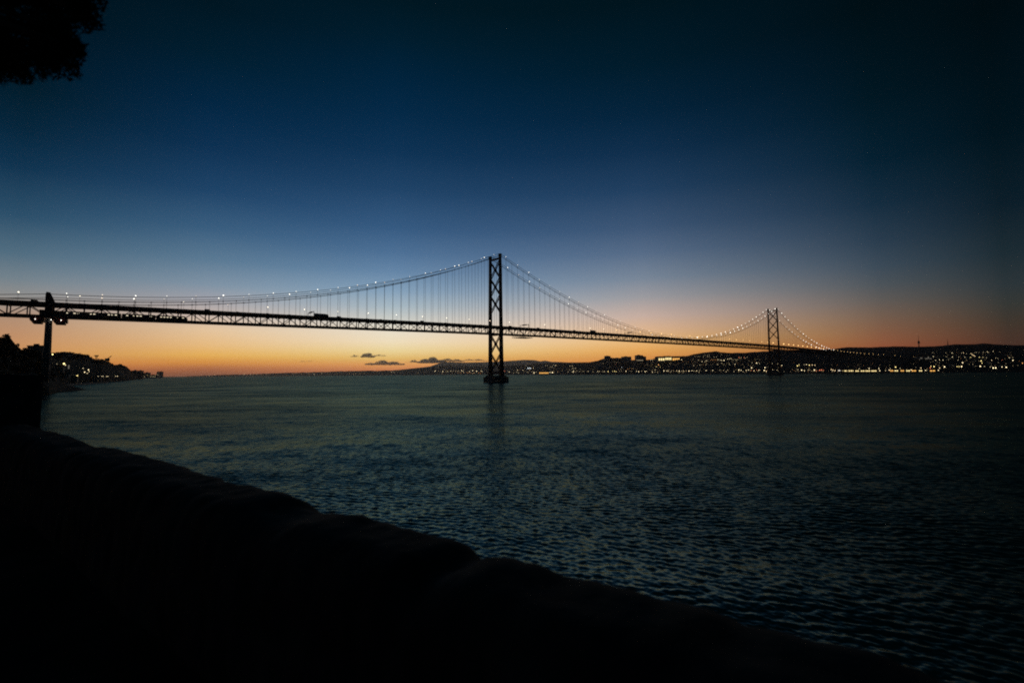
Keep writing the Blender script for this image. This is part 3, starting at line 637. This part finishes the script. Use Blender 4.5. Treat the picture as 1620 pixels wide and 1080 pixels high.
bank('right', 'on the dark hillside at far right', 'lamps over the right-hand hillside', A('sw',(1478,557.9),(1498.4,564),(1498.8,558),(1516.9,569.3),(1518.7,564.5),(1523.3,558.3),(1531.7,559),(1544.4,558.2),(1547,557),(1551,557.6),(1557.8,557),(1566,557.5),(1562.2,565.6),(1580.3,566.5),(1577,566.4),(1604,565.6))+A('mw',(1478.3,563.7),(1488.6,563.9),(1481.7,569.6),(1487.8,569.1),(1493.2,569.6),(1508.3,558.2),(1508.6,564.3),(1528.4,564.8),(1539.2,574),(1564.6,556.4),(1573.6,555.6),(1598.6,565.6))+A('ma',(1526.5,557.8),(1538.5,559.2),(1539.8,560.2),(1541.2,561.3),(1542.6,562.4),(1544,563.5),(1570.3,569.9))+A('my',(1537.4,565),(1551.2,564.8),(1556.8,565),(1554.8,574.4))+A('Ly',(1553.6,570.9))+A('Lw',(1524,573.5),(1604,569.6))+A('sr',(1587,569.3))+A('dw',(1580.7,573),(1592.7,575))+A('mo',(1618.8,574)), on_city)
bank('rightfront', 'in waterfront row at far right', 'bright lamps on the right-hand waterfront', A('Xw',(1495,579.8),(1522,579.5),(1551.6,579.4),(1571.9,581.6),(1575.9,581.8),(1592.7,580.8))+A('my',(1514.9,579.8),(1518,579.5))+A('sw',(1558.2,579),(1567.3,580.7))+A('mw',(1585.9,580.6)), on_city)
bank('south', 'on left bank near bridge pier', 'lamps on the left bank by the bridge pier', A('Lo',(61,556.3))+A('ma',(55.6,557.4))+A('dw',(43.3,567.6),(47.8,558.2),(89.4,575.6))+A('Xy',(81.7,560.4))+A('Ly',(100.5,575)), on_head)
bank('south2', 'low on the left headland', 'lamps on the left headland', A('Xy',(122.5,594))+A('mw',(122.8,591),(139.8,584.8),(133.9,588.1),(155.3,595.6))+A('sw',(102.8,577),(130.9,582.6),(140.9,587.6),(138,590.2),(161,595.3),(163,595.2),(169,595.3),(171,595.2),(183,594.6),(186,594.5)), on_head)

# ------------------------------------------------------------------ buildings
def block(name, px0, px1, ytop, ybot, Y, depth, label, cat, lit=None, roof='flat', wall=PLASTER, windows=(), down=6, group=None):
    """a box-shaped building whose front stretches between two sight lines at distance Y"""
    a, b = P(px0, ybot, Y), P(px1, ybot, Y); h = P((px0+px1)/2, ytop, Y).z-P((px0+px1)/2, ybot, Y).z; w = (b-a).length
    c = (a+b)/2; rt = empty(name, (c.x, c.y, c.z), math.atan2(b.y-a.y, b.x-a.x)); tag(rt, label, cat, group)
    m_ = MB(); m_.box(-w/2, w/2, 0, depth, -down, h); wl_ = m_.build('wall', wall, rt)
    m_ = MB()
    if roof == 'flat': m_.box(-w/2-.4, w/2+.4, -.4, depth+.4, h, h+max(.6, h*.06)); m_.box(-w*.2, w*.1, depth*.3, depth*.6, h+max(.6, h*.06), h+max(.6, h*.06)+max(1.5, h*.1))
    else: m_.add([(-w/2-.6,-.6,h),(w/2+.6,-.6,h),(w/2+.6,depth+.6,h),(-w/2-.6,depth+.6,h),(-w/2+depth*.3,depth/2,h+depth*.28),(w/2-depth*.3,depth/2,h+depth*.28)], [(0,1,5,4),(1,2,5),(2,3,4,5),(3,0,4),(3,2,1,0)])
    m_.build('roof', TILE if roof != 'flat' else CONC, rt)
    for (u0, u1, v0, v1, n, mt_) in windows:
        for i in range(n):
            ww = (u1-u0)/n; x0 = -w/2+w*(u0+ww*i+ww*.14); x1 = -w/2+w*(u0+ww*(i+1)-ww*.14)
            f = MB(); f.box(x0, x1, -.35, -.02, h*v0, h*v1); f.build('window', mt_, rt)
    return rt
EW = emis('lit_window_warm', (1, .78, .35), 1.3); EO = emis('lit_window_orange', (1, .5, .12), 1.2); EC = emis('lit_window_white', (1, .93, .8), 1.0); EF = emis('floodlit_front_glow', (.9, .8, .65), .14); ED = emis('lit_window_dim', (1, .8, .5), .35)  # EF is for glowing panels that stand in for floodlight on fronts
block('apartment_block', 957.5, 966, 563.2, 569, 3700, 40, 'low square block on top of the first skyline bump', 'building')
block('apartment_block', 971, 983.5, 566.4, 572, 3650, 40, 'long low block with a notched roof, second on the skyline', 'building')
block('apartment_block', 985, 999, 564.4, 572, 3600, 45, 'wide flat roofed block standing third on the skyline', 'building')
block('apartment_block', 1007, 1017.5, 562.3, 572, 3400, 45, 'tall block with a row of lit windows beneath its dark front', 'building', windows=[(0, 1, .18, .3, 7, ED)])
block('apartment_block', 1017.6, 1022.4, 564.2, 572, 3420, 40, 'narrow lower block joined to the tall block with lit windows', 'building')
block('palace', 1041.5, 1075.5, 563.8, 570.5, 3250, 60, 'long floodlit palace glowing yellow under a dark roof on the hill', 'palace', windows=[(0.0, .3, .08, .62, 3, EW), (.32, .62, .2, .75, 4, EW), (.66, 1, .0, .62, 4, EO)])  # glowing panels, not real windows, stand in for the floodlight on its facade
block('warehouse', 1332.5, 1352, 584.2, 588.6, 1850, 30, 'long waterfront hall with a continuous strip of yellow light', 'warehouse', windows=[(0, 1, .28, .7, 6, EW)])
block('warehouse', 1353, 1359, 584.6, 588.6, 1850, 30, 'short lit shed just right of the long waterfront hall', 'warehouse', windows=[(0, 1, .28, .7, 2, EW)])
block('warehouse', 1361.4, 1368, 584.6, 588.6, 1850, 30, 'second short yellow lit shed right of the long waterfront hall', 'warehouse', windows=[(0, 1, .28, .7, 2, EW)])
block('warehouse', 1369, 1377, 584.4, 588.6, 1850, 30, 'third yellow lit shed on the waterfront right of the long hall', 'warehouse', windows=[(0, 1, .28, .7, 3, EW)])
block('warehouse', 1378.4, 1387, 584.4, 588.6, 1850, 30, 'fourth yellow lit shed, last before the gap in the lit waterfront', 'warehouse', windows=[(0, 1, .28, .7, 3, EW)])
for i, (a, b) in enumerate([(1408.3,1413.5),(1415,1421.2),(1424.6,1430.4),(1433.4,1440),(1442,1449.6),(1453.8,1459.2),(1471,1479.8)]):
    block('quay_shed', a, b, 584.4, 588.4, 1840, 24, '%s of the yellow lit quay sheds right of the dark gap' % ordn(i+1), 'shed', windows=[(0, 1, .3, .75, 2, EW if i % 2 else EO)], group='lit quay sheds right of the gap')
block('pavilion', 1326, 1331.8, 584.4, 588, 1840, 20, 'small white lit pavilion left of the long yellow waterfront hall', 'pavilion', windows=[(0, 1, .35, .8, 2, EC)])
block('mansion', 1452.5, 1461, 564.2, 569.5, 2600, 30, 'dimly floodlit mansion with a gabled centre on the dark slope', 'mansion', roof='hip', windows=[(.0, .35, .1, .35, 2, EF), (.42, .8, .4, .8, 2, EF)])  # these window boxes are glowing panels in place of floodlight on the wall
block('mansion', 1463.5, 1474, 563.6, 568.5, 2620, 30, 'wider floodlit mansion right of the gabled one on the slope', 'mansion', roof='hip', windows=[(.0, .4, .1, .45, 3, EF), (.4, .62, .3, .95, 1, EF), (.65, 1, .1, .4, 2, EF)])  # glowing panels again imitate the floodlit wall
block('harbour_hall', 853, 868, 588, 591, 3350, 40, 'low orange lit hall at the waterline right of the central tower', 'warehouse', windows=[(0, 1, .1, .7, 7, EO)])
block('hilltop_building', 42.5, 66, 547.3, 560, 430, 5, 'flat roofed building on the left hill beside the bridge pier', 'building')
block('waterside_house', 105.5, 111, 576, 585, 640, 12, 'narrow pale lit building below the bridge pier on the left bank', 'building', windows=[(.35, .8, .2, .85, 1, EF)])
block('silo', 247.5, 250.8, 588.4, 597, 6000, 30, 'taller silo block at the tip of the left headland', 'silo', wall=CONC)
block('silo', 251.4, 255.5, 588.2, 597, 6000, 30, 'second silo block at the very tip of the left headland', 'silo', wall=CONC)
for i, (a, b, t) in enumerate([(208.5,213,586.5),(217.5,220.5,586.8),(222,226,590.5),(228,234.6,589.6),(235,246.8,593)]):
    block('port_building', a, b, t, 597, 2600 if i < 2 else 4800, 30, '%s low port building from the left at the end of the headland' % ordn(i+1), 'building', group='port buildings at the end of the headland', wall=CONC)
PORTON = lambda x, y, up: P(x, y, 4500)-Vector((0, 0, up))
bank('port', 'among port buildings at headland tip', 'lamps of the small port', A('sw',(228.4,595.6),(238,595.3),(240,595.5),(242.6,595.5),(245,595.6),(249.4,593))+A('sy',(233.3,593.4),(245.6,593.4)), PORTON)
place_bank()
# low spit that carries the port
mb = MB(); pts = [(222, 3600), (232, 4300), (244, 4500), (257, 4700), (258, 6500), (235, 7000), (220, 5000)]
n = len(pts); ws = [P(x, 596, y) for x, y in pts]
mb.add([(p.x, p.y, -2) for p in ws]+[(p.x, p.y, 3) for p in ws], [tuple(range(n, 2*n))]+[(i, (i+1) % n, (i+1) % n+n, i+n) for i in range(n)]); tag(mb.build('terrain', LAND), kind='structure')
# quay below the headland
mb = MB(); ws = [P(x, 600, y) for x, y in [(104, 760), (172, 1150), (171, 1350), (108, 1000)]]
mb.add([(p.x, p.y, -2) for p in ws]+[(p.x, p.y, 2.4) for p in ws], [(4,5,6,7)]+[(i, (i+1) % 4, (i+1) % 4+4, i+4) for i in range(4)]); tag(mb.build('pavement', CONC), kind='structure')

# houses on the banks
def house(q, w, dp, h, rot, label, grp, nwin, rnd):
    rt = empty('house', q, rot); tag(rt, label, 'house', grp)
    m_ = MB(); m_.box(-w/2, w/2, -dp/2, dp/2, -5, h); m_.build('wall', PLASTER, rt)
    m_ = MB(); m_.add([(-w/2-.4,-dp/2-.4,h),(w/2+.4,-dp/2-.4,h),(w/2+.4,dp/2+.4,h),(-w/2-.4,dp/2+.4,h),(-w/2-.4,0,h+dp*.28),(w/2+.4,0,h+dp*.28)], [(0,1,5,4),(2,3,4,5),(0,4,3),(1,2,5),(3,2,1,0)]); m_.build('roof', TILE, rt)
    for k in range(nwin):
        x = rnd.uniform(-w*.4, w*.4); z = rnd.choice((1.2, 4.2)) if h > 6 else 1.2; m_ = MB(); m_.box(x-.6, x+.6, -dp/2-.08, -dp/2-.02, z, z+1.4); m_.build('window', ED, rt)
rnd = random.Random(21)
hs = sorted([(rnd.uniform(1000, 1215), rnd.uniform(565, 586)) for i in range(20)])
for i, (x, y) in enumerate(hs): house(on_city(x, y, 4), rnd.uniform(14, 34), 12, rnd.uniform(6, 14), rnd.uniform(-.3, .5), '%s dark house from left on slope before the far tower' % ordn(i+1), 'dark houses on the slope before the far tower', rnd.randint(1, 3), rnd)
hs = sorted([(rnd.uniform(1480, 1612), rnd.uniform(560, 580)) for i in range(16)])
for i, (x, y) in enumerate(hs): house(on_city(x, y, 4), rnd.uniform(12, 30), 12, rnd.uniform(6, 12), rnd.uniform(-.5, .3), '%s dark house from left on the right-hand hillside' % ordn(i+1), 'dark houses on the right-hand hillside', rnd.randint(1, 3), rnd)
for i, (x, y, w) in enumerate([(92, 582, 14), (99, 590, 18), (115, 599, 16), (147, 599, 30)]): house(on_head(x, y, 3), w, 9, 6, .5, '%s dark house from left below the headland by the pier' % ordn(i+1), 'dark houses below the left headland', 0, rnd)

# woods covering the slopes of the left bank
def woods():
    rnd = random.Random(31); mb = MB()
    for n_ in range(620):
        near = n_ < 330
        if near: x = rnd.uniform(-120, 84); tau = rnd.random()**.6; q = on_near.surf(x, tau); R = rnd.uniform(1.2, 2.5)
        else: x = rnd.uniform(84, 216); tau = rnd.uniform(.62, 1.0); q = on_head.surf(x, tau); R = rnd.uniform(1.6, 3.2)
        sq = rnd.uniform(.6, 1.1); nq = 70
        for k in range(nq):
            d = Vector((rnd.gauss(0, 1), rnd.gauss(0, 1), rnd.gauss(0, 1))).normalized()*rnd.random()**.4*R
            d *= 1+.35*noise.noise(d*.8+q); c = q+Vector((d.x, d.y, d.z*sq+R*.3))
            a = Vector((rnd.gauss(0, 1), rnd.gauss(0, 1), rnd.gauss(0, 1))).normalized(); b = a.cross(Vector((rnd.random(), rnd.random(), .3))).normalized(); e = R*.26
            mb.add([c-a*e-b*e*.6, c+a*e-b*e*.6, c+a*e+b*e*.6, c-a*e+b*e*.6], [(0, 1, 2, 3)])
    tag(mb.build('woodland', LEAF), 'dark woods covering the hills of the left bank', 'woodland', None, 'stuff')
woods()

# transmitter towers on the right ridge
def mast(px, ytop, ybot, Y, bulge, label):
    a = P(px, ybot, Y); h = P(px, ytop, Y).z-a.z; rt = empty('transmitter_tower', a); tag(rt, label, 'tower')
    m_ = MB(); m_.tube([(0,0,-6),(0,0,h*.42)], [3.6, 2.6], 10); m_.build('shaft', CONC, rt)
    if bulge: m_ = MB(); m_.tube([(0,0,h*.3),(0,0,h*.34),(0,0,h*.46),(0,0,h*.52)], [3, 7.5, 7.5, 2.6], 14); m_.build('pod', CONC, rt)
    m_ = MB(); m_.tube([(0,0,h*.42),(0,0,h*.7),(0,0,h)], [1.6, 1.1, .45], 8); m_.build('antenna', STEEL, rt)
mast(1454, 529, 550, 3950, True, 'slender telecom tower with a round pod on the right-hand ridge')
mast(1499.6, 535.5, 547, 3950, False, 'plain thin mast on the ridge right of the telecom tower')
# cranes on the left headland
def crane(px, ytop, ybot, Y, arm, label):
    a = P(px, ybot, Y); h = P(px, ytop, Y).z-a.z; rt = empty('crane', a); tag(rt, label, 'crane')
    m_ = MB()
    for x in (-1.6, 1.6):
        for y in (-1.6, 1.6): m_.bar((x, y, -4), (x*.8, y*.8, h*(.95 if arm == 'T' else .62)), .8, .8)
    for i in range(5): m_.bar((-1.5, -1.5, h*.12*i), (1.5, -1.5, h*.12*(i+1)), .5, .5)
    m_.build('mast', STEEL, rt)
    m_ = MB()
    if arm == 'T': m_.bar((-6, 0, h), (6, 0, h*.98), 2.0, 2.2); m_.box(-2.2, 2.2, -2, 2, h*.82, h*.98)
    else: m_.bar((-20, 0, h*.05), (-4, 0, h*.5), 1.6, 1.8); m_.bar((-4, 0, h*.5), (10, 0, h), 1.5, 1.5); m_.box(-7, 3, -3, 3, h*.28, h*.66)
    m_.build('jib', STEEL, rt)
crane(152.3, 562.3, 570.5, 1330, 'T', 'small dark crane shaped like a T on the left headland')
crane(170.5, 563, 573.5, 1480, 'J', 'crane with a raised jib right of the T shaped crane')

# ------------------------------------------------------------------ clouds low in the west
def cloud(px0, px1, ytop, ybot, Y, lumps, seed):
    rnd = random.Random(seed); mb = MB(); pm = Y/F; hh = ybot-ytop; wpx = px1-px0
    for i in range(lumps):
        u = rnd.random(); hump = (math.sin(math.pi*u)**.6)*(.55+.45*abs(math.sin(u*9+seed)))
        px = px0+wpx*u; r = pm*hh*rnd.uniform(.16, .3)*(.5+.5*hump)
        top = ybot-hh*hump; py = rnd.uniform(min(ybot-hh*.18, top+hh*.25), ybot-hh*.14)
        c = P(px, py, Y+rnd.uniform(-1, 1)*pm*hh); o0 = len(mb.v); mb.ball(c, r, 12, 8, .75)
        st = rnd.uniform(1.2, 2.0)
        for j in range(o0, len(mb.v)):
            v = mb.v[j]; nn = noise.noise(Vector(v)/(pm*1.6))*.35+1; mb.v[j] = (c.x+(v[0]-c.x)*st*nn, c.y+(v[1]-c.y)*nn, c.z+(v[2]-c.z)*nn)
    tag(mb.build('cloud', CLOUD), kind='stuff')
CLOUD = bpy.data.materials.new('cloud_vapour'); CLOUD.use_nodes = True
t = CLOUD.node_tree; t.nodes.clear(); o_ = t.nodes.new('ShaderNodeOutputMaterial'); pv = t.nodes.new('ShaderNodeVolumePrincipled')
pv.inputs['Color'].default_value = (.55, .5, .5, 1); pv.inputs['Density'].default_value = .008; pv.inputs['Anisotropy'].default_value = .5; t.links.new(pv.outputs[0], o_.inputs['Volume'])
for i, a in enumerate([(555,568,560.5,564.5,26),(571,592,556.5,565.5,44),(588,611,559.5,563.5,30),(578,640,568.5,577.5,90),(648,661,568,573.5,26),(662,705,563.5,574.5,110),(686,735,565.6,572.5,70),(725,775,566.6,571,70),(474,484,570,572.5,14),(484,495,569.5,572,14),(865,869,558.8,560.4,8),(880,885,557.8,559.6,8),(894,902,558.6,560,10),(640,648,572,573.5,8)]):
    cloud(a[0], a[1], a[2], a[3], 24000, int(a[4]*4), 20+i)

# ------------------------------------------------------------------ foreground: rough stone parapet on the cliff path
WX, WD = Vector((-.15, 2.4, 0)), Vector((-.8, .6, 0)); WN = Vector((.6, .8, 0))      # a point of the wall line, its direction, outward normal
prof = [(53,672),(64,676),(75,679),(100,684),(118,690),(140,697),(150,703),(160,705),(185,706),(215,713),(245,721),(270,728),(320,744),(365,756),(400,764),(440,771),(465,778),(478,786),(490,795),(505,803),(515,807),(528,807.5),(545,806),(562,804.5),(580,807),(610,816),(640,826),(670,833),(700,838),(722,843),(737,850),(748,859),(757,869),(765,874),(778,874.5),(790,870),(800,868.5),(825,871),(850,880),(890,893),(950,908),(1000,920),(1030,927),(1060,937),(1100,945),(1200,972),(1300,998),(1400,1026),(1600,1085)]
def wall_hit(px, py):
    d = ray(px, py); o = Vector((0, 0, H)); k = (WX-o).dot(WN)/d.dot(WN); q = o+d*k
    return (q-WX).dot(WD), q.z
tab = sorted(wall_hit(x, y) for x, y in prof)
print('wall profile', [(round(a, 2), round(b, 2)) for a, b in tab])
mb = MB(); us = np.arange(-3.2, 12.05, .03); rings = []
for u in us:
    zt_ = interp(u, tab); ring = []
    sec = [(-.62, -1.2), (-.61, -1.0), (-.6, -.85), (-.59, -.7), (-.58, -.55), (-.57, -.42), (-.56, -.3), (-.55, -.2), (-.53, -.12), (-.49, -.06), (-.43, -.02), (-.36, 0), (-.28, .0), (-.2, -.005), (-.12, 0), (-.05, -.01), (.02, -.04), (.07, -.1), (.1, -.2), (.12, -.5), (.14, -1.2), (.2, -4), (.3, -9), (.4, -16)]
    for j, (w, z) in enumerate(sec):
        p = WX+WD*u+WN*w; nn = noise.fractal(Vector((u*2.2, w*4, z*2.2)), 1, 2, 4); q = noise.fractal(Vector((u*7, w*7, z*7+5)), 1, 2, 3)
        dd = noise.voronoi(Vector((u*2.6+.2*nn, w*3.2, (zt_+z)*3.6)))[0]; st = min(1, (dd[1]-dd[0])*3.0)-.7
        out_ = 1 if w > -.3 else -1
        ring.append(p+WN*(.02*nn+.012*q+.025*st*out_)+Vector((0, 0, zt_+z+(.006*nn+.006*q+.009*st if -.25 < z else 0))))
    rings.append(ring)
n = len(rings[0]); mb.v = [tuple(v) for r in rings for v in r]
for i in range(len(rings)-1):
    for j in range(n-1): mb.f.append((i*n+j, i*n+j+1, (i+1)*n+j+1, (i+1)*n+j)); mb.m.append(0)
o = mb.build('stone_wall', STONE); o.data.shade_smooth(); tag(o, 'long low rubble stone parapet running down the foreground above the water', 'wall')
# taller wall where the parapet ends
mb = MB(); gx = 12
def rough_box(x0, x1, y0, y1, z0, z1, st=.12):
    bm = bmesh.new(); bmesh.ops.create_cube(bm, size=1)
    bmesh.ops.subdivide_edges(bm, edges=bm.edges, cuts=18, use_grid_fill=True)
    for v in bm.verts:
        p = Vector((x0+(x1-x0)*(v.co.x+.5), y0+(y1-y0)*(v.co.y+.5), z0+(z1-z0)*(v.co.z+.5)))
        nn = noise.noise_vector(p*1.1)*.05+noise.noise_vector(p*4)*.012; v.co = p+nn
    me = bpy.data.meshes.new('tall_stone_wall'); bm.to_mesh(me); bm.free(); me.materials.append(STONE); me.shade_smooth(); return me
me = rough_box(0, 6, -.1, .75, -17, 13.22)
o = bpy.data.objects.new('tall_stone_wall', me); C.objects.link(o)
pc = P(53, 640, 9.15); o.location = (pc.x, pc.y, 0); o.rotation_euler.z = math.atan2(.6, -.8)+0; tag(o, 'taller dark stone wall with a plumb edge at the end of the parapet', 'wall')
mb = MB(); n1 = 60
for i in range(n1+1):
    for j in range(31):
        u = -6+26*i/n1; w = -.55-14*j/30; p = WX+WD*u+WN*w; z = 11.45+.06*noise.noise(p*.8)+.25*max(0, -w-6)*.4
        mb.v.append((p.x, p.y, z))
for i in range(n1):
    for j in range(30): mb.f.append((i*31+j, (i+1)*31+j, (i+1)*31+j+1, i*31+j+1)); mb.m.append(0)
tag(mb.build('path', PATH), kind='structure')

# pine overhanging the upper left corner
def tree():
    base = Vector((-5.0, 2.4, 11.4)); rt = empty('pine_tree', base); tag(rt, 'dark out-of-focus pine crown hanging into the upper left corner', 'tree')
    mb = MB(); mb.tube([(0,0,-.2),(.1,.05,1.5),(-.05,.1,3.2),(.2,.15,4.8),(.5,.3,6.2)], [.2,.17,.14,.11,.06], 10)
    mb.build('trunk', BARK, rt)
    rnd = random.Random(5); cr2 = MB(); br = MB()
    Yc = 3.0
    outline = [(-40,20),(20,15),(70,20),(120,5),(150,-25),(60,55),(110,60),(118,92),(110,112),(60,95),(30,112),(42,128),(5,60),(0,124),(75,112),(-40,80),(140,25),(100,30),(150,5),(20,85),(84,66),(128,88),(10,100),(-20,118),(90,95),(150,42),(-30,-40),(60,-50),(120,-60)]
    for (px, py) in outline:
        c = P(px-14, py-14, Yc+rnd.uniform(-.35, .35))-base
        br.tube([(.2, .15, 4.4), ((c.x+.2)/2, (c.y+.15)/2, (c.z+4.2)/2+.1), tuple(c)], [.05, .03, .012], 5)
        R = rnd.uniform(.06, .115)
        for k in range(520):
            d = Vector((rnd.gauss(0, 1), rnd.gauss(0, 1), rnd.gauss(0, 1))).normalized()*R*rnd.random()**.45
            q = c+d; ax = Vector((rnd.gauss(0, 1), rnd.gauss(0, 1), rnd.gauss(0, 1))).normalized()*rnd.uniform(.02, .04); sd = ax.cross(Vector((rnd.random(), rnd.random(), 1))).normalized()*.006
            cr2.add([q-sd, q+sd, q+ax+sd*.4, q+ax-sd*.4], [(0,1,2,3)])
    br.build('branches', BARK, rt); cr2.build('crown', LEAF, rt)
tree()

# ------------------------------------------------------------------ evening haze
mb = MB(); mb.box(-12500, 26000, -3000, 20500, -4, 620)
HZ = bpy.data.materials.new('haze_air'); HZ.use_nodes = True; t = HZ.node_tree; t.nodes.clear()
o_ = t.nodes.new('ShaderNodeOutputMaterial'); pv = t.nodes.new('ShaderNodeVolumePrincipled'); pv.inputs['Color'].default_value = (.8, .8, .8, 1)
pv.inputs['Density'].default_value = 2e-5; pv.inputs['Anisotropy'].default_value = .85; t.links.new(pv.outputs[0], o_.inputs['Volume'])
tag(mb.build('haze', HZ), kind='stuff')
